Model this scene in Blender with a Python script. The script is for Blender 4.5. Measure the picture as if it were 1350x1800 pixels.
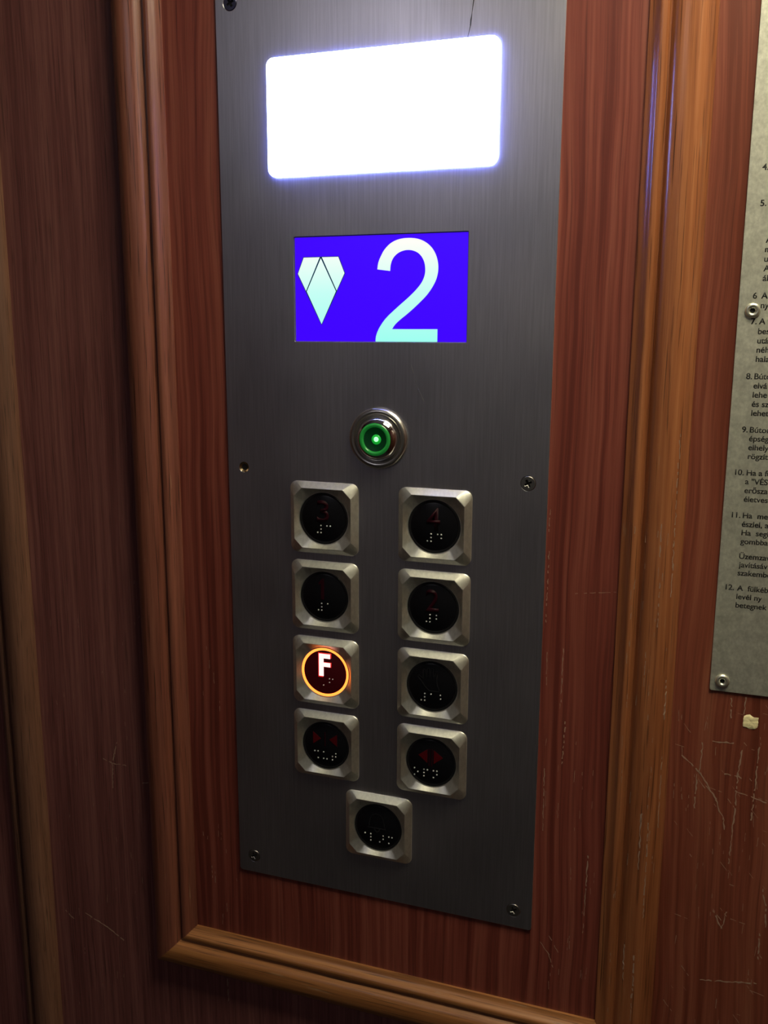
import bpy, bmesh, math, random
from mathutils import Vector, Matrix

random.seed(7)
for o in list(bpy.data.objects):
    bpy.data.objects.remove(o, do_unlink=True)
SC = bpy.context.scene
COL = SC.collection

# ------------------------------------------------------------------ camera, world, lights, exposure
ZB = 1.10                                   # height of the control plate's lower edge above the floor (m)
CAM_F, YAW, PITCH, ROLL = 1602.7, 0.3331, -0.1918, 0.0036
CAM_POS = (0.2777, -0.5041, ZB + 0.3597)


def make_camera():
    cy, sy, cp, sp = math.cos(YAW), math.sin(YAW), math.cos(PITCH), math.sin(PITCH)
    f = Vector((-sy * cp, cy * cp, sp)); r = Vector((cy, sy, 0)); u = r.cross(f)
    cr, sr = math.cos(ROLL), math.sin(ROLL)
    r2 = cr * r + sr * u; u2 = -sr * r + cr * u
    cd = bpy.data.cameras.new('camera')
    cd.sensor_fit = 'VERTICAL'; cd.sensor_height = 36.0; cd.lens = CAM_F / 1800 * 36.0
    cd.clip_start = 0.01
    c = bpy.data.objects.new('camera', cd); COL.objects.link(c)
    m = Matrix((r2, u2, -f)).transposed().to_4x4(); m.translation = Vector(CAM_POS)
    c.matrix_world = m
    SC.camera = c


make_camera()
W = bpy.data.worlds.new('world'); SC.world = W; W.use_nodes = True
W.node_tree.nodes['Background'].inputs[0].default_value = (0.004, 0.0035, 0.003, 1)
W.node_tree.nodes['Background'].inputs[1].default_value = 1.0
CEILING_LAMPS = ((0.40, -0.24, 23.0, (1.0, 0.92, 0.64)), (-0.24, -1.14, 5.2, (0.93, 0.90, 1.0)))    # x, y, strength, colour: ceiling lamp, then one added to brighten the steel
SC.view_settings.view_transform = 'Standard'
SC.view_settings.look = 'None'
SC.view_settings.gamma = 1.0
SC.view_settings.use_curve_mapping = False
SC.view_settings.exposure = 0.0

# ------------------------------------------------------------------ helpers


def P(x, z, h=0.0):
    """wall coordinates in millimetres (h = towards the viewer) -> world metres"""
    return (x / 1000.0, -h / 1000.0, ZB + z / 1000.0)


def link(name, me, mat=None, parent=None):
    o = bpy.data.objects.new(name, me); COL.objects.link(o)
    if mat is not None and me is not None:
        me.materials.clear(); me.materials.append(mat)
    if parent is not None:
        o.parent = parent
    return o


def mesh(name, verts, faces, mat=None, parent=None, smooth=False, angle=None):
    me = bpy.data.meshes.new(name); me.from_pydata(verts, [], faces); me.update()
    bm = bmesh.new(); bm.from_mesh(me); bmesh.ops.recalc_face_normals(bm, faces=bm.faces)
    bm.to_mesh(me); bm.free()
    if smooth:
        for p in me.polygons: p.use_smooth = True
        if angle is not None:
            me.set_sharp_from_angle(angle=math.radians(angle))
    return link(name, me, mat, parent)


def tag(o, label=None, cat=None, group=None, kind=None):
    if label: o['label'] = label
    if cat: o['category'] = cat
    if group: o['group'] = group
    if kind: o['kind'] = kind
    return o


def empty(name, loc=(0, 0, 0)):
    o = bpy.data.objects.new(name, None); COL.objects.link(o); o.location = loc
    o.empty_display_size = 0.02
    return o


def box(name, lo, hi, mat, parent=None):
    (a, b, c), (d, e, f) = lo, hi
    v = [(a, b, c), (d, b, c), (d, e, c), (a, e, c), (a, b, f), (d, b, f), (d, e, f), (a, e, f)]
    q = [(0, 3, 2, 1), (4, 5, 6, 7), (0, 1, 5, 4), (1, 2, 6, 5), (2, 3, 7, 6), (3, 0, 4, 7)]
    return mesh(name, v, q, mat, parent)


def lathe(name, prof, cx, cz, mat, parent=None, n=64, angle=35, cap_start=False, cap_end=False):
    """profile of (radius, height) in mm spun about an axis pointing at the viewer"""
    v, f = [], []
    for r, h in prof:
        for k in range(n):
            a = 2 * math.pi * k / n
            v.append(P(cx + r * math.cos(a), cz + r * math.sin(a), h))
    for i in range(len(prof) - 1):
        for k in range(n):
            k2 = (k + 1) % n
            f.append((i * n + k, i * n + k2, (i + 1) * n + k2, (i + 1) * n + k))
    if cap_start: f.append(tuple(range(n)))
    if cap_end: f.append(tuple((len(prof) - 1) * n + k for k in range(n)))
    return mesh(name, v, f, mat, parent, True, angle)


def slab(name, loops, h0, h1, mat, parent=None, bevel=0.0):
    """flat plate cut from outlines in mm (first = outside, the rest = holes) between heights h0 and h1"""
    cu = bpy.data.curves.new(name + '_outline', 'CURVE'); cu.dimensions = '2D'; cu.fill_mode = 'BOTH'
    t = (h1 - h0) / 2.0
    cu.extrude = (t - bevel) / 1000.0
    cu.bevel_depth = bevel / 1000.0; cu.bevel_resolution = 1; cu.offset = -bevel / 1000.0
    for lp in loops:
        s = cu.splines.new('POLY'); s.points.add(len(lp) - 1)
        for p, (x, z) in zip(s.points, lp): p.co = (x / 1000.0, z / 1000.0, 0, 1)
        s.use_cyclic_u = True
    tmp = bpy.data.objects.new('tmp', cu); COL.objects.link(tmp)
    dg = bpy.context.evaluated_depsgraph_get()
    me = bpy.data.meshes.new_from_object(tmp.evaluated_get(dg))
    bpy.data.objects.remove(tmp, do_unlink=True); bpy.data.curves.remove(cu)
    hm = (h0 + h1) / 2000.0
    for vt in me.vertices:
        x, y, z = vt.co
        vt.co = (x, -z - hm, ZB + y)
    me.name = name
    return link(name, me, mat, parent)


def text_mesh(name, s, mat, parent, h0, depth, left=None, base=None, size=None, fit=None, bold=0.0, heavy=0.0):
    """raised / printed lettering; fit=(cx, cz, width, height) scales it into a box, else left/base/size in mm"""
    cu = bpy.data.curves.new(name, 'FONT'); cu.body = s; cu.fill_mode = 'BOTH'
    cu.size = 1.0; cu.offset = bold
    tmp = bpy.data.objects.new('tmp', cu); COL.objects.link(tmp)
    dg = bpy.context.evaluated_depsgraph_get()
    me = bpy.data.meshes.new_from_object(tmp.evaluated_get(dg))
    bpy.data.objects.remove(tmp, do_unlink=True); bpy.data.curves.remove(cu)
    xs = [v.co.x for v in me.vertices]; ys = [v.co.y for v in me.vertices]
    if fit:
        cx, cz, w, h = fit
        sx = w / (max(xs) - min(xs)); sz = h / (max(ys) - min(ys))
        ox = cx - sx * (max(xs) + min(xs)) / 2; oz = cz - sz * (max(ys) + min(ys)) / 2
    else:
        sx = sz = size; ox = left - sx * min(xs); oz = base
    bm = bmesh.new(); bm.from_mesh(me)
    bmesh.ops.remove_doubles(bm, verts=bm.verts, dist=1e-5)
    top = list(bm.faces)
    r = bmesh.ops.extrude_face_region(bm, geom=top)
    up = [g for g in r['geom'] if isinstance(g, bmesh.types.BMVert)]
    upset = set(up)
    for v in bm.verts:
        v.co = Vector(P(ox + sx * v.co.x, oz + sz * v.co.y, h0 + (depth if v in upset else 0.0)))
    bmesh.ops.recalc_face_normals(bm, faces=bm.faces)
    if heavy:                       # a second impression a hair to the side thickens the strokes
        d = bmesh.ops.duplicate(bm, geom=bm.verts[:] + bm.edges[:] + bm.faces[:])
        for g in d['geom']:
            if isinstance(g, bmesh.types.BMVert): g.co.x += heavy * sx / 1000.0; g.co.y -= 0.000004
    bm.to_mesh(me); bm.free(); me.name = name
    return link(name, me, mat, parent)


def prism(name, pts, h0, h1, mat, parent=None):
    n = len(pts)
    v = [P(x, z, h0) for x, z in pts] + [P(x, z, h1) for x, z in pts]
    f = [tuple(range(n)), tuple(range(n, 2 * n))] + [(k, (k + 1) % n, n + (k + 1) % n, n + k) for k in range(n)]
    return mesh(name, v, f, mat, parent)


def rrect(x0, x1, z0, z1, r, n=8):
    out = []
    for cx, cz, a0 in ((x1 - r, z0 + r, -90), (x1 - r, z1 - r, 0), (x0 + r, z1 - r, 90), (x0 + r, z0 + r, 180)):
        for k in range(n + 1):
            a = math.radians(a0 + 90 * k / n)
            out.append((cx + r * math.cos(a), cz + r * math.sin(a)))
    return out


def circle(cx, cz, r, n=40):
    return [(cx + r * math.cos(2 * math.pi * k / n), cz + r * math.sin(2 * math.pi * k / n)) for k in range(n)]


def strips(name, lines, mat, parent, width=0.45, hfun=None, h=None, jitter=0.35, seg=1.6, gap=0.12):
    """thin broken scratch marks along polylines (mm); one joined mesh"""
    v, f = [], []
    for ln in lines:
        pts = ln[0] if isinstance(ln[0], list) else ln
        w0 = ln[1] if isinstance(ln[0], list) else width
        for (x0, z0), (x1, z1) in zip(pts[:-1], pts[1:]):
            L = math.hypot(x1 - x0, z1 - z0); n = max(1, int(L / seg))
            nx, nz = -(z1 - z0) / L, (x1 - x0) / L
            prev = None
            for k in range(n + 1):
                t = k / n
                w = w0 * random.uniform(0.25, 1.0) * 0.5; j = random.uniform(-jitter, jitter) * w0
                x = x0 + (x1 - x0) * t + nx * j; z = z0 + (z1 - z0) * t + nz * j
                hh = hfun(x, z) if hfun else h
                cur = len(v)
                v += [P(x - nx * w, z - nz * w, hh), P(x + nx * w, z + nz * w, hh),
                      P(x - nx * w, z - nz * w, hh - 0.12), P(x + nx * w, z + nz * w, hh - 0.12)]
                if prev is not None and random.random() > gap:
                    a, b = prev, cur
                    f += [(a, a + 1, b + 1, b), (a, b, b + 2, a + 2), (a + 1, a + 3, b + 3, b + 1)]
                prev = cur
    return mesh(name, v, f, mat, parent)


# ------------------------------------------------------------------ materials


def new_mat(name):
    m = bpy.data.materials.new(name); m.use_nodes = True
    return m, m.node_tree, m.node_tree.nodes['Principled BSDF']


def plain(name, col, rough=0.5, metal=0.0, emit=None, strength=0.0, coat=0.0, spec=0.5):
    m, nt, b = new_mat(name)
    b.inputs['Base Color'].default_value = (*col, 1); b.inputs['Roughness'].default_value = rough
    b.inputs['Metallic'].default_value = metal; b.inputs['Coat Weight'].default_value = coat
    b.inputs['Coat Roughness'].default_value = 0.12
    b.inputs['Specular IOR Level'].default_value = spec
    if emit:
        b.inputs['Emission Color'].default_value = (*emit, 1); b.inputs['Emission Strength'].default_value = strength
    return m


def nd(nt, typ, **kw):
    n = nt.nodes.new(typ)
    for k, v in kw.items(): setattr(n, k, v)
    return n


def stretched(nt, vec, scale, detail=4.0, rough=0.55, offset=(0, 0, 0)):
    mp = nd(nt, 'ShaderNodeMapping'); mp.inputs['Scale'].default_value = scale; mp.inputs['Location'].default_value = offset
    nt.links.new(vec, mp.inputs['Vector'])
    n = nd(nt, 'ShaderNodeTexNoise'); n.inputs['Scale'].default_value = 1.0
    n.inputs['Detail'].default_value = detail; n.inputs['Roughness'].default_value = rough
    nt.links.new(mp.outputs[0], n.inputs['Vector'])
    return n.outputs['Fac']


def ramp(nt, fac, stops):
    r = nd(nt, 'ShaderNodeValToRGB'); e = r.color_ramp.elements
    while len(e) < len(stops): e.new(0.5)
    for el, (p, c) in zip(e, stops):
        el.position = p; el.color = (*c, 1) if len(c) == 3 else c
    nt.links.new(fac, r.inputs['Fac'])
    return r.outputs['Color']


def mixc(nt, fac, a, b, mode='MIX'):
    m = nd(nt, 'ShaderNodeMix', data_type='RGBA', blend_type=mode)
    for s, x in ((m.inputs[0], fac), (m.inputs[6], a), (m.inputs[7], b)):
        if hasattr(x, 'is_linked'): nt.links.new(x, s)
        elif isinstance(x, (int, float)): s.default_value = x
        else: s.default_value = (*x, 1)
    return m.outputs[2]


def wood(name, dark, mid, light, across, along, axis='Z', band=55.0, rough=0.38, coat=0.35, wear=0.0, wob=0.5, seed=0.0, contrast=0.0, pore=1.0):
    m, nt, b = new_mat(name)
    tc = nd(nt, 'ShaderNodeTexCoord'); vec = tc.outputs['Object']

    def sc(a, l): return (a, a, l) if axis == 'Z' else (l, a, a)
    # slow sideways wander of the grain
    wn = stretched(nt, vec, sc(14.0, 5.0), 2.0, 0.5, (seed, seed * 2, 3))
    sub = nd(nt, 'ShaderNodeMath', operation='MULTIPLY_ADD'); sub.inputs[1].default_value = 0.02 * wob; sub.inputs[2].default_value = -0.01 * wob
    nt.links.new(wn, sub.inputs[0])
    cmb = nd(nt, 'ShaderNodeCombineXYZ'); nt.links.new(sub.outputs[0], cmb.inputs[0 if axis == 'Z' else 2])
    add = nd(nt, 'ShaderNodeVectorMath', operation='ADD'); nt.links.new(vec, add.inputs[0]); nt.links.new(cmb.outputs[0], add.inputs[1])
    v2 = add.outputs[0]
    fine = stretched(nt, v2, sc(across, along), 5.0, 0.65, (seed, 0, seed))
    bands = stretched(nt, v2, sc(band * 4, 2.2), 3.0, 0.5, (seed + 7, 0, 2))
    a1 = nd(nt, 'ShaderNodeMath', operation='MULTIPLY_ADD'); a1.inputs[1].default_value = 0.55
    h2 = nd(nt, 'ShaderNodeMath', operation='MULTIPLY'); h2.inputs[1].default_value = 0.45
    nt.links.new(bands, h2.inputs[0]); nt.links.new(fine, a1.inputs[0]); nt.links.new(h2.outputs[0], a1.inputs[2])
    col = ramp(nt, a1.outputs[0], [(0.36 + 0.05 * contrast, dark), (0.5, mid), (0.66 - 0.06 * contrast, light)])
    # dark open pores along the grain
    pores = stretched(nt, v2, sc(across * 2.6, along * 2.4), 2.0, 0.5, (3, seed, 1))
    pf = ramp(nt, pores, [(0.30, (pore,) * 3), (0.42, (0, 0, 0))])
    col = mixc(nt, pf, col, tuple(c * 0.45 for c in dark))
    # broad tonal drift of the veneer
    big = stretched(nt, vec, sc(9.0, 2.5), 2.0, 0.5, (seed, 4, 9))
    bc = ramp(nt, big, [(0.3, (0.86, 0.84, 0.84)), (0.7, (1.12, 1.14, 1.12))])
    col = mixc(nt, 1.0, col, bc, 'MULTIPLY')
    if wear:
        wr = stretched(nt, vec, sc(420.0, 26.0), 3.0, 0.6, (seed, 1, 5))
        wf = ramp(nt, wr, [(0.70 - wear, (0, 0, 0)), (0.80 - wear * 0.6, (0.8, 0.8, 0.8))])
        col = mixc(nt, wf, col, (0.34, 0.21, 0.13))
    nt.links.new(col, b.inputs['Base Color'])
    rr = nd(nt, 'ShaderNodeMapRange'); rr.inputs['To Min'].default_value = rough - 0.07; rr.inputs['To Max'].default_value = rough + 0.12
    nt.links.new(fine, rr.inputs['Value']); nt.links.new(rr.outputs[0], b.inputs['Roughness'])
    b.inputs['Coat Weight'].default_value = coat; b.inputs['Coat Roughness'].default_value = 0.22
    bp = nd(nt, 'ShaderNodeBump'); bp.inputs['Strength'].default_value = 0.25; bp.inputs['Distance'].default_value = 0.0003
    nt.links.new(fine, bp.inputs['Height']); nt.links.new(bp.outputs[0], b.inputs['Normal'])
    return m


def brushed(name, base, rough, streak=900.0, along=25.0, bump=0.12, metal=1.0, tint=None, mottled=0.0):
    m, nt, b = new_mat(name)
    tc = nd(nt, 'ShaderNodeTexCoord'); vec = tc.outputs['Object']
    s = stretched(nt, vec, (streak, streak, along), 4.0, 0.6)
    g = stretched(nt, vec, (22, 22, 16), 3.0, 0.55, (2, 3, 4))
    c1 = ramp(nt, s, [(0.3, tuple(c * 0.88 for c in base)), (0.7, tuple(min(1, c * 1.08) for c in base))])
    if mottled:
        k = stretched(nt, vec, (160, 160, 150), 4.0, 0.7, (5, 1, 2))
        mc = ramp(nt, k, [(0.32, (1 - mottled,) * 3), (0.68, (1 + mottled * 0.5,) * 3)])
        c1 = mixc(nt, 1.0, c1, mc, 'MULTIPLY')
    nt.links.new(c1, b.inputs['Base Color'])
    mr = nd(nt, 'ShaderNodeMapRange'); mr.inputs['To Min'].default_value = rough - 0.06; mr.inputs['To Max'].default_value = rough + 0.08
    nt.links.new(g, mr.inputs['Value']); nt.links.new(mr.outputs[0], b.inputs['Roughness'])
    b.inputs['Metallic'].default_value = metal
    bp = nd(nt, 'ShaderNodeBump'); bp.inputs['Strength'].default_value = bump; bp.inputs['Distance'].default_value = 0.0002
    nt.links.new(s, bp.inputs['Height'])
    if bump: nt.links.new(bp.outputs[0], b.inputs['Normal'])
    return m


M = {}
M['stile'] = wood('stile_veneer', (0.145, 0.048, 0.045), (0.200, 0.070, 0.065), (0.260, 0.102, 0.090), 620, 11, band=55, seed=1.0, wob=0.2, contrast=0.9, pore=0.7)
M['panel'] = wood('panel_veneer', (0.125, 0.025, 0.018), (0.195, 0.044, 0.031), (0.255, 0.070, 0.048), 300, 5, band=60, seed=4.0, wob=0.7, contrast=1.0, pore=0.4)
M['trim'] = wood('trim_wood', (0.24, 0.075, 0.029), (0.34, 0.116, 0.045), (0.45, 0.172, 0.070), 520, 9, band=30, seed=2.0, wob=0.3, coat=0.5, rough=0.32, wear=0.02)
M['trim_red_shaded'] = wood('reddish_shaded_trim_wood', (0.155, 0.048, 0.030), (0.220, 0.072, 0.046), (0.290, 0.108, 0.068), 520, 9, band=30, seed=5.0, wob=0.3, coat=0.4, rough=0.36, wear=0.01)  # trim wood, redder and darkened: dimmer light on the left put into the colour
M['board'] = wood('board_veneer', (0.135, 0.030, 0.016), (0.205, 0.052, 0.030), (0.270, 0.086, 0.048), 280, 5, band=55, seed=8.0, wob=1.0, contrast=1.0, pore=0.35)
M['trim_h'] = wood('trim_wood_crosswise', (0.21, 0.078, 0.024), (0.33, 0.132, 0.042), (0.46, 0.205, 0.072), 520, 9, axis='X', band=30, seed=3.0, wob=0.3, coat=0.3, rough=0.42, wear=0.06)
M['trim_grey_brown'] = wood('grey_brown_trim_wood', (0.125, 0.054, 0.034), (0.170, 0.076, 0.048), (0.225, 0.108, 0.070), 620, 14, band=30, seed=9.0, wob=0.2, coat=0.1, rough=0.5, wear=0.01)  # darker, greyer brown than the other mouldings
M['dark_wood'] = wood('cab_veneer', (0.05, 0.016, 0.010), (0.08, 0.026, 0.016), (0.11, 0.04, 0.025), 300, 6, seed=6.0)
M['scratch'] = plain('bare_wood_scratch', (0.33, 0.215, 0.16), 0.7)
M['chip'] = plain('bare_plaster_chip', (0.97, 0.86, 0.50), 0.8)
M['steel'] = brushed('brushed_steel', (0.74, 0.715, 0.78), 0.325, bump=0.0)
M['alu'] = brushed('worn_aluminium', (0.66, 0.66, 0.58), 0.50, streak=700, along=500, bump=0.1, metal=0.75, mottled=0.22)
M['zinc'] = brushed('satin_zinc', (0.86, 0.85, 0.77), 0.43, streak=500, along=300, bump=0.04)
M['chrome'] = plain('chrome', (0.75, 0.74, 0.74), 0.08, 1.0)
M['satin'] = plain('satin_ring', (0.62, 0.60, 0.56), 0.3, 1.0)
M['screw'] = plain('screw_steel', (0.42, 0.41, 0.39), 0.34, 1.0)
M['screw_dark'] = plain('blackened_screw', (0.14, 0.14, 0.22), 0.25, 1.0)
M['hole'] = plain('dark_hole', (0.006, 0.005, 0.005), 0.6)
M['brass'] = plain('countersunk_brass', (0.80, 0.62, 0.38), 0.25, 1.0)
M['rivet'] = plain('rivet_aluminium', (0.80, 0.80, 0.70), 0.35, 0.9)
M['ink'] = plain('black_ink', (0.012, 0.012, 0.010), 0.6)
M['cap'] = plain('black_acrylic', (0.005, 0.005, 0.007), 0.22, spec=0.3)
M['smoke'] = plain('smoked_ring', (0.010, 0.010, 0.012), 0.22)
M['red_legend'] = plain('dark_red_legend', (0.020, 0.001, 0.005), 0.5, spec=0.15)
M['red_symbol'] = plain('red_symbol', (0.075, 0.001, 0.004), 0.5, spec=0.15)
M['black_legend'] = plain('black_legend', (0.013, 0.013, 0.016), 0.3)
M['braille'] = plain('braille_dot', (0.55, 0.55, 0.56), 0.3)
M['ring_lit'] = plain('lit_orange_ring', (0.3, 0.05, 0.0), 0.4, emit=(1.0, 0.20, 0.030), strength=3.1)
M['f_lit'] = plain('lit_letter', (0.5, 0.3, 0.3), 0.4, emit=(1.0, 0.62, 0.60), strength=1.5)
M['f_edge'] = plain('lit_letter_edge', (0.3, 0.02, 0.02), 0.4, emit=(0.60, 0.006, 0.006), strength=1.0)
M['cap_lit'] = plain('dark_red_lit_cap', (0.03, 0.002, 0.004), 0.25, emit=(1.0, 0.02, 0.06), strength=0.010)
M['lamp'] = plain('lamp_diffuser', (0.8, 0.85, 0.9), 0.4, emit=(0.62, 0.74, 1.0), strength=18.0)
M['lamp_halo_edge'] = plain('halo_diffuser_edge', (0.6, 0.7, 0.9), 0.4, emit=(0.16, 0.22, 1.0), strength=90.0)
M['lcd'] = plain('blue_screen', (0.01, 0.0, 0.05), 0.3, emit=(0.047, 0.0, 1.0), strength=1.0)
M['lcd_line'] = plain('screen_black_line', (0.0, 0.01, 0.02), 0.3, emit=(0.0, 0.02, 0.06), strength=1.0)
M['gasket'] = plain('screen_gasket', (0.10, 0.10, 0.22), 0.4)
M['green'] = plain('green_lens_ring', (0.02, 0.20, 0.04), 0.18, emit=(0.015, 0.36, 0.05), strength=0.17)
M['green_dark'] = plain('dark_green_lens', (0.004, 0.02, 0.012), 0.08, emit=(0.0, 0.12, 0.02), strength=0.10)
M['led'] = plain('green_led', (0.1, 0.8, 0.2), 0.2, emit=(0.25, 1.0, 0.32), strength=2.2)
M['led_body'] = plain('green_led_body', (0.02, 0.25, 0.06), 0.2, emit=(0.01, 0.5, 0.04), strength=0.55)
M['floor'] = plain('rubber_floor', (0.018, 0.017, 0.017), 0.7)
M['ceiling'] = plain('ceiling_paint', (0.55, 0.52, 0.42), 0.6)
M['door_steel'] = plain('dark_door_steel', (0.10, 0.10, 0.11), 0.5, 0.0)
M['hairline'] = plain('dark_hairline', (0.03, 0.03, 0.03), 0.6)
M['hairline_pale'] = plain('pale_hairline', (0.45, 0.43, 0.42), 0.4, 0.8)


def glyph_material():
    """lit segments of the display: its backlight is whiter at the top edge and cyan at the lower one"""
    m, nt, b = new_mat('lit_glyph')
    tc = nd(nt, 'ShaderNodeTexCoord'); sp = nd(nt, 'ShaderNodeSeparateXYZ'); nt.links.new(tc.outputs['Object'], sp.inputs[0])
    mr = nd(nt, 'ShaderNodeMapRange'); mr.inputs['From Min'].default_value = ZB + 0.356; mr.inputs['From Max'].default_value = ZB + 0.412
    nt.links.new(sp.outputs['Z'], mr.inputs['Value'])
    c = ramp(nt, mr.outputs[0], [(0.0, (0.33, 1.0, 0.86)), (0.5, (0.55, 1.0, 0.90)), (1.0, (1.0, 1.0, 0.92))])
    nt.links.new(c, b.inputs['Emission Color']); b.inputs['Emission Strength'].default_value = 1.0
    b.inputs['Base Color'].default_value = (0.02, 0.02, 0.02, 1)
    return m


M['glyph'] = glyph_material()

# ------------------------------------------------------------------ the lift cab (setting)
CX0, CX1, CY0, CZ1 = -0.80, 0.80, -1.40, 1.97
T = 0.02
WALL_Y = 0.0015                              # face of the flat boards: 1.5 mm behind the plate's face
wall = box('wall_back', (CX0 - T, WALL_Y, 0), (CX1 + T, WALL_Y + T, CZ1), M['stile'])
tag(wall, 'flat red-brown veneered lift wall behind the control plate and mouldings', 'wall', kind='structure')
box('veneer_panel', (-0.052, 0.0012, ZB - 0.068), (0.256, WALL_Y + 0.004, ZB + 0.622), M['panel'], wall)
box('veneer_board', (0.260, 0.0012, 0.0), (CX1, WALL_Y + 0.004, CZ1), M['board'], wall)
for nm, lo, hi, mt, lb, ct in (
        ('wall_left', (CX0 - T, CY0, 0), (CX0, WALL_Y, CZ1), 'dark_wood', 'dark veneered side wall of the lift cab on the left', 'wall'),
        ('wall_right', (CX1, CY0, 0), (CX1 + T, WALL_Y, CZ1), 'dark_wood', 'dark veneered side wall of the lift cab on the right', 'wall'),
        ('wall_front', (CX0 - T, CY0 - T, 0), (CX1 + T, CY0, CZ1), 'door_steel', 'dark steel wall of the lift cab behind the viewer', 'wall'),
        ('floor', (CX0 - T, CY0 - T, -T), (CX1 + T, WALL_Y + T, 0), 'floor', 'dark rubber floor of the lift cab', 'floor'),
        ('ceiling', (CX0 - T, CY0 - T, CZ1), (CX1 + T, WALL_Y + T, CZ1 + T), 'ceiling', 'pale painted ceiling of the lift cab', 'ceiling')):
    tag(box(nm, lo, hi, M[mt]), lb, ct, kind='structure')

# framed diffuser lamps: the cab's ceiling lamp and an added far one
def local_box(name, lo, hi, mat, par):
    o = box(name, lo, hi, mat); o.parent = par; o.matrix_parent_inverse = par.matrix_world.inverted(); return o


def ceiling_light(LX, LY, strength, colour, label):
    LW, LD = 0.15, 0.13
    cl = empty('ceiling_light', (LX, LY, CZ1)); tag(cl, label, 'ceiling light', 'ceiling lamps of the cab')
    bpy.context.view_layer.update()
    mt = plain('ceiling_diffuser', (0.9, 0.88, 0.8), 0.5, emit=colour, strength=strength)
    local_box('diffuser', (LX - LW, LY - LD, CZ1 - 0.012), (LX + LW, LY + LD, CZ1 - 0.002), mt, cl)
    for lo, hi in (((LX - LW - .02, LY - LD - .02), (LX + LW + .02, LY - LD)), ((LX - LW - .02, LY + LD), (LX + LW + .02, LY + LD + .02)),
                   ((LX - LW - .02, LY - LD), (LX - LW, LY + LD)), ((LX + LW, LY - LD), (LX + LW + .02, LY + LD))):
        local_box('frame_bar', (*lo, CZ1 - 0.014), (*hi, CZ1), M['satin'], cl)


ceiling_light(*CEILING_LAMPS[0], 'bright warm ceiling lamp nearest the control plate')
ceiling_light(*CEILING_LAMPS[1], 'added unseen cool white lamp on the ceiling, brightening the steel control plate')

# ------------------------------------------------------------------ mouldings
PROF = [(0.0, -1.5), (0.0, 0.3), (0.8, 0.7), (2.2, 1.2), (3.6, 2.1), (4.8, 3.5), (5.6, 4.7), (6.2, 5.1), (7.4, 5.3), (8.7, 5.1), (9.2, 4.5),
        (9.7, 3.3), (10.3, 2.7), (11.0, 2.9), (12.0, 4.4), (13.2, 6.3), (14.2, 7.4), (15.8, 8.3), (18.0, 8.9), (20.5, 9.3), (23.0, 9.4), (25.2, 9.1), (27.4, 8.2),
        (29.4, 6.6), (31.0, 4.6), (32.2, 2.4), (32.6, 0.8), (32.6, -1.5)]


def prof_h(d):
    for (a, ha), (b, hb) in zip(PROF[:-1], PROF[1:]):
        if a <= d <= b and b > a: return ha + (hb - ha) * (d - a) / (b - a)
    return 0.0


IN_L, IN_R, IN_B, IN_T = -36.0, 241.0, -52.0, 606.0        # inner edge of the frame round the plate


def moulding(name, a, b, out, mat, label, mit0=True, mit1=True):
    """a->b inner edge line, out = outward direction (unit), mitred at either end"""
    ax = Vector((b[0] - a[0], b[1] - a[1])); ax.normalize(); o = Vector(out)
    v, f = [], []
    n = len(PROF)
    for end, pt in ((0, a), (1, b)):
        for d, h in PROF:
            ext = d * ((-1 if end == 0 else 1) if (mit0 if end == 0 else mit1) else 0)
            q = Vector(pt) + o * d + ax * ext
            v.append(P(q.x, q.y, h))
    for k in range(n - 1): f.append((k, k + 1, n + k + 1, n + k))
    f.append((n - 1, 0, n, 2 * n - 1))
    f.append(tuple(range(n))); f.append(tuple(range(n, 2 * n)))
    ob = mesh(name, v, f, mat, None, True, 28)
    return tag(ob, label, 'trim', kind='structure')


trim_l = moulding('trim_1', (IN_L, IN_B), (IN_L, IN_T), (-1, 0), M['trim_red_shaded'], 'upright reddish brown moulding left of the steel control plate')
trim_r = moulding('trim_2', (IN_R, IN_B), (IN_R, IN_T), (1, 0), M['trim'], 'upright worn moulding between the control plate and the notice plate')
trim_b = moulding('trim_3', (IN_L, IN_B), (IN_R, IN_B), (0, -1), M['trim_h'], 'brightly lit horizontal moulding below the steel control plate')
trim_t = moulding('trim_4', (IN_L, IN_T), (IN_R, IN_T), (0, 1), M['trim_h'], 'horizontal moulding above the steel control plate')
trim_n = moulding('trim_5', (-192.5, -950.0), (-192.5, 900.0), (1, 0), M['trim_grey_brown'], 'upright brown moulding of the next panel at the left edge', False, False)

# ------------------------------------------------------------------ control panel
cp = empty('control_panel', P(100, 0, -1.2))
tag(cp, 'tall brushed steel lift control plate with lamp, blue display and nine buttons', 'control panel')
bpy.context.view_layer.update()
CPI = cp.matrix_world.inverted()
_link = link


def link(name, me, mat=None, parent=None):       # children keep their world-placed meshes
    o = _link(name, me, mat, parent)
    if parent is not None:
        o.matrix_parent_inverse = parent.matrix_world.inverted()
    return o


PT = 557.0
LAMP = (32.1, 166.3, 449.2, 513.2)
LCD = (46.8, 151.7, 355.6, 415.6)
GC = (99.8, 300.0)
HOLES = [(9.4, 544.8), (190.4, 544.8), (10.8, 278.5), (188.8, 278.1), (10.9, 12.1), (188.7, 11.5)]
loops = [rrect(0, 200, 0, PT, 2.0), rrect(*LAMP, 4.5), rrect(*LCD, 0.4, 2), circle(*GC, 13.6)]
loops += [circle(x, z, 3.3 if k == 2 else 4.4, 28) for k, (x, z) in enumerate(HOLES)]
slab('faceplate', loops, -1.2, 0.0, M['steel'], cp, 0.12)

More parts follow.
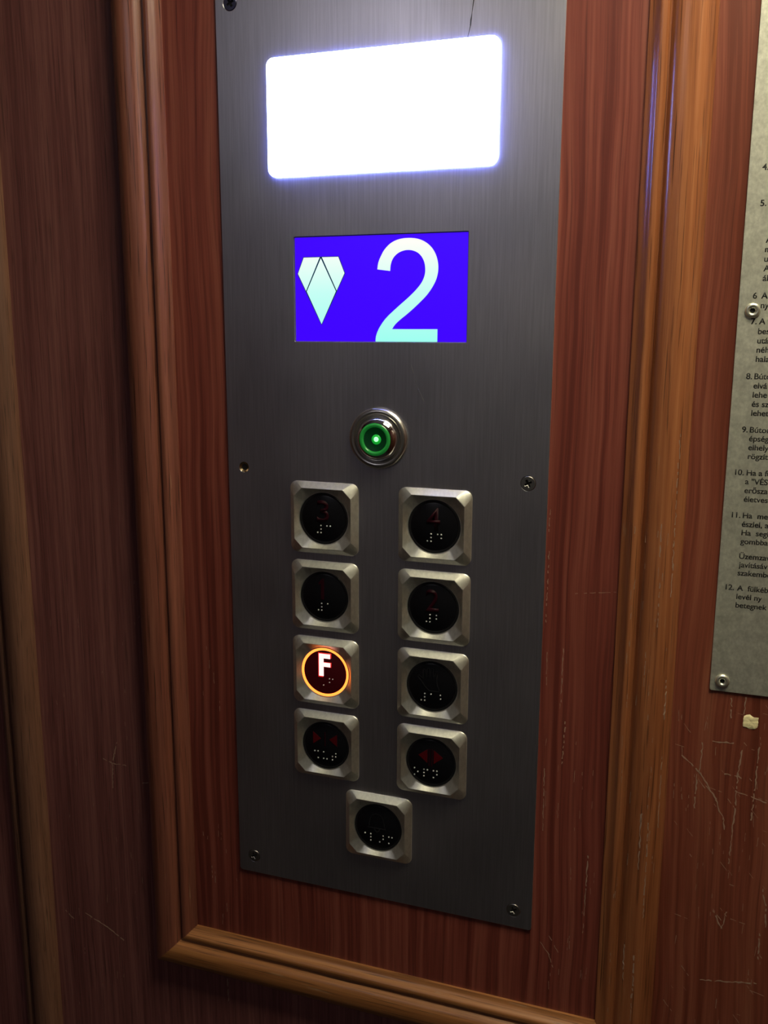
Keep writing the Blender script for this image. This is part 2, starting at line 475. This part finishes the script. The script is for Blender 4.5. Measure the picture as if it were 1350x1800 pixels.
# white lamp: diffuser standing 2 mm proud, overbright blue edge imitates its halo
lo = rrect(LAMP[0] + 0.1, LAMP[1] - 0.1, LAMP[2] + 0.1, LAMP[3] - 0.1, 4.4)
n = len(lo)
lmp = prism('lamp_diffuser', lo, -1.1, 1.2, M['lamp_halo_edge'], cp)
lmp['label'] = 'glaring white rectangular lamp'
li = rrect(LAMP[0] + 0.2, LAMP[1] - 0.2, LAMP[2] + 0.2, LAMP[3] - 0.2, 4.3)
prism('lamp_front', li, 1.2, 1.7, M['lamp'], lmp)

# blue floor display
scr = prism('display_screen', [(LCD[0] - .6, LCD[2] - .6), (LCD[1] + .6, LCD[2] - .6), (LCD[1] + .6, LCD[3] + .6), (LCD[0] - .6, LCD[3] + .6)], -1.15, -0.75, M['lcd'], cp)
scr['label'] = 'violet-blue display showing a down arrow and a 2'
slab('screen_gasket', [rrect(LCD[0] - .05, LCD[1] + .05, LCD[2] - .05, LCD[3] + .05, .3, 2), rrect(LCD[0] + .55, LCD[1] - .3, LCD[2] + .3, LCD[3] - .5, .3, 2)], -0.75, -0.45, M['gasket'], scr)
ARROW = [[(52.9, 403.8), (63.0, 403.8), (54.1, 384.9), (49.1, 394.7)], [(64.4, 403.8), (74.6, 403.8), (78.4, 394.6), (73.5, 384.9)],
         [(63.7, 403.2), (73.0, 384.5), (63.8, 365.8), (54.6, 384.5)]]
prism('arrow_outline', [(52.6, 404.1), (74.9, 404.1), (78.8, 394.5), (63.8, 365.2), (48.7, 394.5)], -0.75, -0.72, M['lcd_line'], scr)
for k, pts in enumerate(ARROW):
    prism('arrow_segment', pts, -0.72, -0.66, M['glyph'], scr)
TWO = [(98.5, 396.3), (99.1, 400.0), (100.6, 403.5), (102.9, 407.2), (106.7, 410.6), (111.5, 412.5), (117.1, 413.0), (122.7, 412.3), (127.4, 410.2),
       (131.1, 406.8), (133.5, 402.3), (134.5, 397.1), (133.9, 391.9), (131.9, 387.2), (128.2, 382.0), (123.1, 377.0), (117.5, 372.2), (112.3, 368.2),
       (109.4, 365.6), (107.5, 363.0), (134.5, 363.0), (134.5, 355.9), (97.5, 355.9), (97.8, 359.0), (99.2, 362.6), (101.6, 366.4), (104.5, 369.8),
       (108.4, 373.3), (113.2, 377.3), (117.9, 381.2), (122.1, 385.2), (125.1, 389.0), (126.7, 392.9), (126.9, 396.8), (126.1, 400.3), (124.2, 403.4),
       (121.4, 405.5), (117.6, 406.5), (113.9, 406.2), (110.6, 404.8), (108.0, 402.3), (106.6, 399.0), (106.2, 395.3)]


def smooth_chain(c, k=5):
    out = []
    for i in range(len(c) - 1):
        p0, p1, p2, p3 = c[max(i - 1, 0)], c[i], c[i + 1], c[min(i + 2, len(c) - 1)]
        for j in range(k):
            t = j / k
            out.append(tuple(0.5 * (2 * b + (d - a) * t + (2 * a - 5 * b + 4 * d - e) * t * t + (3 * b - a - 3 * d + e) * t ** 3)
                             for a, b, d, e in zip(p0, p1, p2, p3)))
    return out


two = smooth_chain(TWO[0:20]) + [TWO[19], TWO[20], TWO[21]] + smooth_chain(TWO[22:]) + [TWO[-1]]
prism('display_digit', two, -0.72, -0.66, M['glyph'], scr)

# green illuminated key-style push button
gb = lathe('green_button', [(17.9, 0.0), (17.9, 1.2), (17.6, 1.9), (16.9, 2.6), (15.9, 2.9), (15.0, 2.8), (14.4, 2.3), (14.1, 1.4), (13.4, 1.0), (13.2, -0.9)], *GC, M['satin'], cp)
gb['label'] = 'round push button glowing green in a metal ring'
lathe('chrome_collar', [(13.3, -0.8), (13.3, 1.6), (12.9, 3.0), (12.2, 4.4), (11.2, 5.6), (10.2, 6.4), (9.6, 6.7), (9.5, 6.4)], *GC, M['chrome'], gb)
lathe('green_ring', [(9.6, 6.2), (9.5, 6.9), (9.0, 7.4), (8.3, 7.6), (7.7, 7.4), (7.25, 6.9), (7.1, 6.2)], *GC, M['green'], gb)
lathe('dark_lens', [(7.2, 6.3), (6.0, 6.0), (4.0, 5.6), (2.0, 5.35), (0.4, 5.3)], *GC, M['green_dark'], gb, cap_end=True)
lathe('led_body', [(3.0, 5.4), (2.8, 5.9), (2.2, 6.3), (1.2, 6.5)], GC[0] + 0.5, GC[1] - 0.1, M['led_body'], gb, n=24, cap_end=True)
lathe('led', [(1.5, 6.3), (1.4, 6.6), (1.0, 6.9), (0.5, 7.0), (0.15, 7.05)], GC[0] + 0.7, GC[1] + 0.1, M['led'], gb, n=20, cap_end=True)

# screws
CROSS = []
for k in range(4):
    a = math.pi / 2 * k + 0.5
    for da, rr_ in ((-0.26, 2.3), (0.26, 2.3), (math.pi / 4, 0.85)):
        CROSS.append((rr_ * math.cos(a + da), rr_ * math.sin(a + da)))
for k, (x, z) in enumerate(HOLES):
    if k == 2:
        hl = lathe('screw_hole', [(3.4, -0.02), (3.25, -0.12), (2.5, -0.8), (2.0, -1.1)], x, z, M['brass'], cp, n=28)
        hl['label'] = 'empty countersunk screw hole'
        lathe('hole_floor', [(2.1, -1.1), (0.3, -1.12)], x, z, M['hole'], hl, n=24, cap_end=True)
        continue
    dark = k == 0
    s = slab('screw', [circle(x, z, 4.1, 32), [(x + a, z + b) for a, b in CROSS]], -0.9, 0.25 if not dark else 0.05, M['screw_dark' if dark else 'screw'], cp, 0.22)
    lathe('recess', [(3.0, -0.9), (1.2, -1.05), (0.2, -1.15)], x, z, M['hole'], s, n=20, cap_end=True)

# push buttons
BS = 22.3


def bezel_ring(half, r, h, kind, n=14, m=8):
    """points of one closed ring in the same order for rounded square, octagon or circle"""
    pts = []
    for q in range(4):
        a = math.pi / 2 * q
        ca, sa = math.cos(a), math.sin(a)
        loc = []
        if kind == 'square':
            for k in range(n): loc.append((-(half - r) + 2 * (half - r) * k / n, half))
            for k in range(m):
                t = math.pi / 2 * k / m
                loc.append((half - r + r * math.sin(t), half - r + r * math.cos(t)))
        elif kind == 'oct':
            for k in range(n): loc.append((-(half - r) + 2 * (half - r) * k / n, half))
            for k in range(m): loc.append((half - r + r * k / m, half - r * k / m))
        else:
            R0, rc = half, 5.2 / 18.55
            for k in range(n): loc.append((-(1 - rc) + 2 * (1 - rc) * k / n, 1))
            for k in range(m): loc.append((1 - rc + rc * k / m, 1 - rc * k / m))
            loc = [(R0 * x / math.hypot(x, y), R0 * y / math.hypot(x, y)) for x, y in loc]
        for x, y in loc: pts.append((x * ca + y * sa, -x * sa + y * ca, h))
    return pts


def bezel(name, cx, cz, parent):
    rings = [bezel_ring(BS, 4.6, 0.0, 'square'), bezel_ring(BS, 4.6, 0.3, 'square'), bezel_ring(BS - 0.15, 4.5, 0.6, 'square'), bezel_ring(BS - 0.5, 4.2, 0.85, 'square'),
             bezel_ring(18.75, 5.3, 3.8, 'oct'), bezel_ring(18.5, 5.2, 3.85, 'oct'), bezel_ring(16.6, 0, 1.5, 'circ'), bezel_ring(16.0, 0, 1.4, 'circ'), bezel_ring(15.9, 0, 0.0, 'circ')]
    v, f = [], []
    nn = len(rings[0])
    for rg in rings: v += [P(cx + x, cz + z, h) for x, z, h in rg]
    for i in range(len(rings) - 1):
        for k in range(nn):
            k2 = (k + 1) % nn
            f.append((i * nn + k, i * nn + k2, (i + 1) * nn + k2, (i + 1) * nn + k))
    return mesh(name, v, f, M['zinc'], parent, True, 14)


def dots(pts, cx, cz, h, parent):
    v, f = [], []
    for x, z in pts:
        b0 = len(v); k = 8
        for r, hh in ((0.5, 0.0), (0.45, 0.28), (0.25, 0.44)):
            for q in range(k):
                a = 2 * math.pi * q / k
                v.append(P(cx + x + r * math.cos(a), cz + z + r * math.sin(a), h + hh))
        v.append(P(cx + x, cz + z, h + 0.5))
        for i in range(2):
            for q in range(k):
                f.append((b0 + i * k + q, b0 + i * k + (q + 1) % k, b0 + (i + 1) * k + (q + 1) % k, b0 + (i + 1) * k + q))
        for q in range(k): f.append((b0 + 2 * k + q, b0 + 2 * k + (q + 1) % k, b0 + 3 * k))
    o = mesh('braille_dots', v, f, M['braille'], parent, True)
    o['kind'] = 'stuff'
    return o


NUM = [(-1.8, -4.5), (-1.8, -6.7), (-4.0, -8.9), (-1.8, -8.9)]
X1, X2 = 64.8, 134.8
ROWS = (249.7, 200.3, 150.9, 101.5)
BUTTONS = [
    ('3', X1, ROWS[0], NUM + [(2.2, -4.5), (4.4, -4.5)], 'square button with a dark red 3, top left of the button field'),
    ('4', X2, ROWS[0], NUM + [(2.2, -4.5), (4.4, -4.5), (4.4, -6.7)], 'square button with a dark red 4, top right of the button field'),
    ('1', X1, ROWS[1], NUM + [(2.2, -4.5)], 'square button with a dark red 1, below the 3'),
    ('2', X2, ROWS[1], NUM + [(2.2, -4.5), (2.2, -6.7)], 'square button with a dark red 2, below the 4'),
    ('F', X1, ROWS[2], [(3.0, -4.1), (5.2, -4.1), (3.0, -6.4), (-1.0, -8.7)], 'lit button with a white F in an orange glowing ring'),
    ('hand', X2, ROWS[2], [(-4.4, -5.1), (-4.4, -7.3), (-6.6, -9.5), (-4.4, -9.5), (-0.5, -5.1), (5.5, -5.1), (5.5, -7.4)], 'button with a black hand symbol, right of the lit F'),
    ('close', X1, ROWS[3], [(-7.6, -4.7), (-5.3, -4.7), (-1.5, -4.7), (6.9, -4.7), (-5.3, -9.2), (-1.5, -9.2), (0.8, -9.2), (4.7, -6.9), (6.9, -6.9), (4.7, -9.2)], 'door-close button with two red arrows pointing inwards'),
    ('open', X2, ROWS[3], [(-10.4, -5.4), (-8.2, -7.6), (-10.4, -9.8), (-4.3, -5.4), (-2.1, -5.4), (-4.3, -7.6), (-4.3, -9.8), (1.8, -5.4), (4.0, -5.4), (4.0, -7.7), (1.8, -9.9)], 'door-open button with red arrows pointing outwards'),
    ('bell', 100.4, 51.0, [(-8.7, -5.3), (-4.8, -5.3), (-4.8, -7.5), (-4.8, -9.8), (3.6, -5.4), (3.6, -7.6), (1.2, -9.9), (7.4, -5.4), (9.5, -5.4), (7.4, -9.8)], 'alarm button with a bell outline, lowest on the plate'),
]
CAPH = 1.3


def off(pts, cx, cz): return [(cx + x, cz + z) for x, z in pts]


def outline(name, pts, cx, cz, w, mat, parent, closed=False):
    """raised line of width w along a polyline"""
    v, f = [], []
    n = len(pts)
    for i, (x, z) in enumerate(pts):
        a = pts[(i - 1) % n] if (closed or i > 0) else pts[i]
        b = pts[(i + 1) % n] if (closed or i < n - 1) else pts[i]
        dx, dz = b[0] - a[0], b[1] - a[1]; L = math.hypot(dx, dz) or 1
        nx, nz = -dz / L * w / 2, dx / L * w / 2
        v += [P(cx + x + nx, cz + z + nz, CAPH), P(cx + x + nx, cz + z + nz, CAPH + .22), P(cx + x - nx, cz + z - nz, CAPH + .22), P(cx + x - nx, cz + z - nz, CAPH)]
    for i in range(n if closed else n - 1):
        a, b = 4 * i, 4 * ((i + 1) % n)
        for k in range(3): f.append((a + k, a + k + 1, b + k + 1, b + k))
    return mesh(name, v, f, mat, parent)


for key, bx, bz, dd, lab in BUTTONS:
    lit = key == 'F'
    bt = bezel('push_button', bx, bz, cp); bt['label'] = lab
    lathe('button_ring', [(15.9, 0.1), (15.9, 1.0), (15.6, 1.35), (14.9, 1.4), (14.4, 1.25), (14.35, 0.3)], bx, bz, M['ring_lit' if lit else 'smoke'], bt)
    lathe('button_cap', [(14.35, 0.3), (14.35, 1.15), (14.1, CAPH), (0.5, CAPH)], bx, bz, M['cap_lit' if lit else 'cap'], bt, cap_end=True)
    if lit:
        text_mesh('letter_edge', 'F', M['f_edge'], bt, CAPH - 0.05, 0.12, fit=(bx - 0.1, bz + 4.7, 9.0, 16.2), bold=0.03)
        v = [(-4.0, 12.1), (3.6, 12.1), (3.6, 9.2), (-0.9, 9.2), (-0.9, 6.4), (3.7, 6.4), (3.7, 3.7), (-0.9, 3.7), (-0.9, -2.6), (-4.0, -2.6)]
        prism('letter', off(v, bx, bz), CAPH, CAPH + 0.3, M['f_lit'], bt)
    elif key == '1':
        prism('numeral', off([(-3.6, 8.9), (-1.4, 11.5), (-0.1, 11.5), (-0.1, -1.9), (-2.1, -1.9), (-2.1, 8.6), (-3.6, 7.2)], bx, bz), CAPH - 0.05, CAPH + 0.3, M['red_legend'], bt)
    elif key in '234':
        w_ = {'2': 8.0, '3': 7.8, '4': 8.2}[key]
        text_mesh('numeral', key, M['red_legend'], bt, CAPH - 0.05, 0.35, fit=(bx - 0.5, bz + 4.4, w_, 13.6), bold=0.012)
    elif key == 'hand':
        H = [(-1.5, -3.0), (-4.2, -0.6), (-7.0, 3.2), (-8.8, 5.2), (-8.2, 6.3), (-5.6, 4.4), (-5.6, 9.6), (-4.9, 10.4), (-4.1, 9.8), (-3.6, 4.9), (-3.1, 10.6), (-2.4, 11.4), (-1.6, 10.7),
             (-1.3, 5.0), (-0.6, 10.8), (0.2, 11.4), (0.9, 10.6), (0.9, 4.9), (2.2, 9.4), (3.0, 9.9), (3.6, 9.1), (2.9, 4.0), (3.4, 1.0), (4.6, -1.7), (4.2, -3.0)]
        outline('hand_symbol', H, bx, bz, 0.5, M['black_legend'], bt, True)
    elif key == 'close':
        prism('arrow_symbol', off([(-8.6, 8.4), (-8.6, 0.2), (-3.2, 4.3)], bx, bz), CAPH - .05, CAPH + .2, M['red_symbol'], bt)
        prism('arrow_symbol', off([(7.9, 8.4), (7.9, 0.2), (2.5, 4.3)], bx, bz), CAPH - .05, CAPH + .2, M['red_symbol'], bt)
        box_pts = [(-0.75, 9.0), (0.05, 9.0), (0.05, -0.5), (-0.75, -0.5)]
        prism('bar_symbol', off(box_pts, bx, bz), CAPH - .05, CAPH + .2, M['red_legend'], bt)
    elif key == 'open':
        prism('arrow_symbol', off([(-2.2, 8.2), (-2.2, -0.8), (-8.0, 3.8)], bx, bz), CAPH - .05, CAPH + .2, M['red_symbol'], bt)
        prism('arrow_symbol', off([(1.9, 8.2), (1.9, -0.8), (7.7, 3.8)], bx, bz), CAPH - .05, CAPH + .2, M['red_symbol'], bt)
        prism('bar_symbol', off([(-1.5, 8.6), (-0.6, 8.6), (-0.6, -2.6), (-1.5, -2.6)], bx, bz), CAPH - .05, CAPH + .2, M['red_legend'], bt)
        prism('bar_symbol', off([(0.2, 8.6), (1.1, 8.6), (1.1, -2.6), (0.2, -2.6)], bx, bz), CAPH - .05, CAPH + .2, M['red_legend'], bt)
    else:
        B = [(-6.8, -0.8), (-6.0, 0.6), (-5.8, 2.8), (-5.2, 5.6), (-3.8, 7.9), (-1.6, 9.0), (0.0, 8.9), (1.6, 8.4), (3.2, 6.4), (3.9, 3.6), (4.2, 1.2), (5.2, -0.7)]
        outline('bell_symbol', B, bx, bz, 0.55, M['black_legend'], bt, True)
        outline('bell_clapper', [(-2.6, -0.9), (-1.8, -2.6), (-0.6, -3.4), (0.6, -2.6), (1.3, -0.9)], bx, bz, 0.55, M['black_legend'], bt)
    dots(dd, bx, bz, CAPH, bt)

strips('hairline', [([(152.4, 535.0), (151.0, 525.0), (150.2, 519.0), (148.9, 513.6)], 0.8)], M['hairline'], cp, h=0.06, seg=3, gap=0, jitter=.1)
strips('hairline', [([(119.2, 343.4), (123.0, 331.0), (127.2, 322.6)], 0.3)], M['hairline_pale'], cp, h=0.05, seg=3, gap=0.1, jitter=.1)

# ------------------------------------------------------------------ notice plate with the lift rules
npl = empty('notice_plate', P(370, 169.5, -1.4))
tag(npl, 'worn aluminium notice plate of printed lift rules, riveted to the wall', 'sign')
bpy.context.view_layer.update()
NX0, NX1, NZ0, NZ1 = 292.2, 452.0, 169.5, 575.5
slab('sheet', [rrect(NX0, NX1, NZ0, NZ1, 1.2, 4)], -1.2, -0.3, M['alu'], npl, 0.12)
NH = -0.3
for x, z in ((299.0, 372.4), (298.4, 175.5), (299.0, 569.0), (445.0, 175.5), (445.0, 372.4), (445.0, 569.0)):
    rv = lathe('rivet', [(3.75, NH), (3.7, NH + 0.5), (3.2, NH + 1.1), (2.5, NH + 1.35), (1.9, NH + 1.15), (1.4, NH + 0.75), (1.2, NH + 0.1)], x, z, M['rivet'], npl, n=32, angle=50)
    lathe('rivet_core', [(1.25, NH + 0.1), (0.2, NH + 0.05)], x, z, M['hole'], rv, n=20, cap_end=True)
TX = 302.1
TEXT = [('4.', 298.3, 439.6), ('5.', 298.7, 422.7), ('A', TX + .4, 405.2), ('m', TX + .4, 400.7), ('u', TX + .4, 396.1), ('A', TX + .4, 391.5), ('ál', TX + .4, 386.8),
        ('6', 298.6, 378.3), ('A', TX + .4, 378.3), ('ny', TX + .5, 373.6), ('7.', 298.6, 365.7), ('A f', TX + .3, 365.7), ('bes', TX + .2, 360.8), ('utá', TX + .2, 356.2),
        ('néh', TX + .2, 351.6), ('hala', TX + .2, 347.0), ('8.', 298.4, 338.3), ('Búto', TX + .2, 338.3), ('elvá', TX + .1, 333.6), ('lehe', TX + .1, 329.0), ('és sz', TX, 324.3),
        ('lehet', TX + .1, 319.7), ('9.', 298.4, 311.1), ('Bútor', TX + .1, 311.1), ('épség', TX, 306.6), ('elhely', TX, 302.0), ('rögzíti', TX + .1, 297.4),
        ('10.', 296.7, 288.8), ('Ha a fü', TX + .2, 288.8), ('a "VÉS', TX - .2, 284.2), ('erősza', TX - .2, 279.5), ('életves', TX - .2, 274.9), ('11.', 296.7, 266.2),
        ('Ha  me', TX, 266.2), ('észlel, a', TX - .2, 261.6), ('Ha  segí', TX, 257.0), ('gombba', TX - .2, 252.4), ('Üzemzav', TX - .2, 244.3), ('javításáv', TX - .1, 239.7),
        ('szakembe', TX - .3, 235.2), ('12.', 296.4, 226.9), ('A  fülkéb', TX, 226.9), ('levél ny', TX, 222.2), ('betegnek', TX - .1, 217.5)]
for s, x, z in TEXT:
    text_mesh('printed_text', s, M['ink'], npl, NH, 0.03, left=x, base=z, size=4.2, bold=0.018, heavy=0.016)

# ------------------------------------------------------------------ wear: scratches, chip
SH = -1.2 + 0.06                    # on the inner panel
SO = -1.2 + 0.06                    # on the right board; the left boards lie 0.3 mm deeper
SCR_OUT = [[(-96.1, 77.4), (-98.6, 68.0), (-100.6, 59.0), (-101.7, 41.3)], [(-109.8, 63.6), (-100.5, 60.3), (-89.1, 60.5)], [(-132.4, -65.4), (-112.8, -72.7), (-99.4, -80.3)],
           [(-76.6, 49.6), (-71.0, 50.6)], [(280.2, 128.7), (285.6, 124.4), (290.5, 119.7), (296.2, 111.4), (299.9, 105.2), (302.4, 98.7), (304.9, 94.0), (305.3, 87.8)],
           [(290.8, 137.9), (290.7, 125.9), (290.2, 119.0)], [(311.5, 136.8), (310.3, 121.7), (310.3, 105.3), (309.8, 87.9), (309.4, 67.5)], [(303.0, 36.8), (308.4, 26.4), (310.3, 37.7)],
           [(327.9, 55.9), (330.4, 45.9), (331.5, 32.6)], [(303.2, 121.2), (310.3, 121.1), (314.3, 119.0)], [(295.8, 139.3), (306.9, 140.1)], [(328.5, 28.3), (329.0, 10.2)],
           [(289.2, 115.4), (288.9, 97.9)], [(299.0, -9.3), (329.4, -3.6)], [(-13.7, -89.9), (-13.4, -108.2)], [(303.9, 166.0), (304.4, 154.4)], [(311.0, 167.5), (310.9, 157.6)],
           [(-150.4, -67.2), (-143.1, -72.7)], [(320.0, 140.0), (319.0, 96.0)], [(309.5, 112.0), (326.0, 108.0)]]
strips('scratch_marks', [(l, 0.95) for l in SCR_OUT], M['scratch'], wall, hfun=lambda x, z: SO if x > 250 else SO - 0.3)['kind'] = 'stuff'
fine = []
for k in range(120):
    x = random.uniform(276, 345); z = random.uniform(-40, 165) if random.random() < .75 else random.uniform(60, 165); L = random.uniform(1.5, 9)
    a = random.choice((-1.57, -1.57, -1.5, -1.65, -0.2, -0.9))
    fine.append(([(x, z), (x + L * math.cos(a), z + L * math.sin(a))], random.uniform(0.2, 0.4)))
for k in range(40):
    x = random.uniform(-150, -72); z = random.uniform(-160, 200); L = random.uniform(1.5, 7)
    fine.append(([(x, z), (x + random.uniform(-.6, .6), z - L)], random.uniform(0.15, 0.3)))
strips('fine_scratches', fine, M['scratch'], wall, hfun=lambda x, z: SO if x > 250 else SO - 0.3, gap=0.3)['kind'] = 'stuff'
SCR_IN = [([(205.8, -7.0), (211.4, -14.7), (214.1, -22.7)], .6), ([(210.1, -0.1), (217.6, -13.1)], .5), ([(212.2, 185), (211.9, 145.7)], .7), ([(215.1, 139.1), (214.2, 112.2)], .8),
          ([(204.0, 107.9), (204.5, 67.5)], .6), ([(201.6, 265.7), (201.3, 251.0)], .6), ([(201.8, 240), (201.6, 196.3)], .7), ([(203.0, 180), (203.2, 160)], .5),
          ([(217.4, 216.6), (240.0, 219.6)], .4), ([(232.0, 60), (231.4, 35)], .9), ([(231.5, 35), (231.0, 5)], .6)]
for k in range(45):
    x = random.uniform(202, 238) if random.random() < .7 else random.uniform(-30, -3)
    z = random.uniform(-45, 160); L = random.uniform(2, 10)
    SCR_IN.append(([(x, z), (x + random.uniform(-.4, .4), z - L)], random.uniform(.15, .35)))
strips('scratch_marks', SCR_IN, M['scratch'], wall, h=SH, gap=0.25)['kind'] = 'stuff'


def rim(xoff):
    return lambda x, z: prof_h(x - IN_R) + 0.08


wear = [([(IN_R + 27.5, 310), (IN_R + 27.6, 285), (IN_R + 27.8, 250), (IN_R + 28.0, 222)], .9), ([(IN_R + 21, 262), (IN_R + 21.2, 244)], .7), ([(IN_R + 22, 230), (IN_R + 22.3, 205)], .7),
        ([(IN_R + 28.5, 175), (IN_R + 28.8, 150)], 1.2), ([(IN_R + 28.9, 130), (IN_R + 29.2, 85)], .7), ([(IN_R + 20, 95), (IN_R + 20, 60)], .9), ([(IN_R + 24, 90), (IN_R + 24.5, 30)], .8),
        ([(IN_R + 15, 10), (IN_R + 15.5, -15)], 1.0), ([(IN_R + 21, 5), (IN_R + 21, -30)], 1.0), ([(IN_R + 17, 190), (IN_R + 17, 170)], .5)]
for k in range(50):
    d = random.choice((7.6, 8.0, 14, 20, 24, 28)) + random.uniform(-1, 1); z = random.uniform(-45, 260); L = random.uniform(2, 9)
    wear.append(([(IN_R + d, z), (IN_R + d, z - L)], random.uniform(.2, .5)))
strips('wear_marks', wear, M['scratch'], trim_r, hfun=rim(0), gap=0.2)['kind'] = 'stuff'

# crumbled chip in the veneer below the notice plate
rng = random.Random(3)
v, f = [], []
n = 18
for rr_, hh in ((1.0, SO - .05), (0.85, SO + 0.25), (0.45, SO + 0.35)):
    for k in range(n):
        a = 2 * math.pi * k / n; q = rng.uniform(0.72, 1.08) / max(abs(math.cos(a)), abs(math.sin(a))) ** 0.7
        v.append(P(314.6 + 4.3 * rr_ * q * math.cos(a), 153.6 + 4.0 * rr_ * q * math.sin(a), hh + rng.uniform(0, .12)))
v.append(P(314.6, 153.6, SO + .3))
for i in range(2):
    for k in range(n): f.append((i * n + k, i * n + (k + 1) % n, (i + 1) * n + (k + 1) % n, (i + 1) * n + k))
for k in range(n): f.append((2 * n + k, 2 * n + (k + 1) % n, 3 * n))
ch = mesh('veneer_chip', v, f, M['chip'], wall)
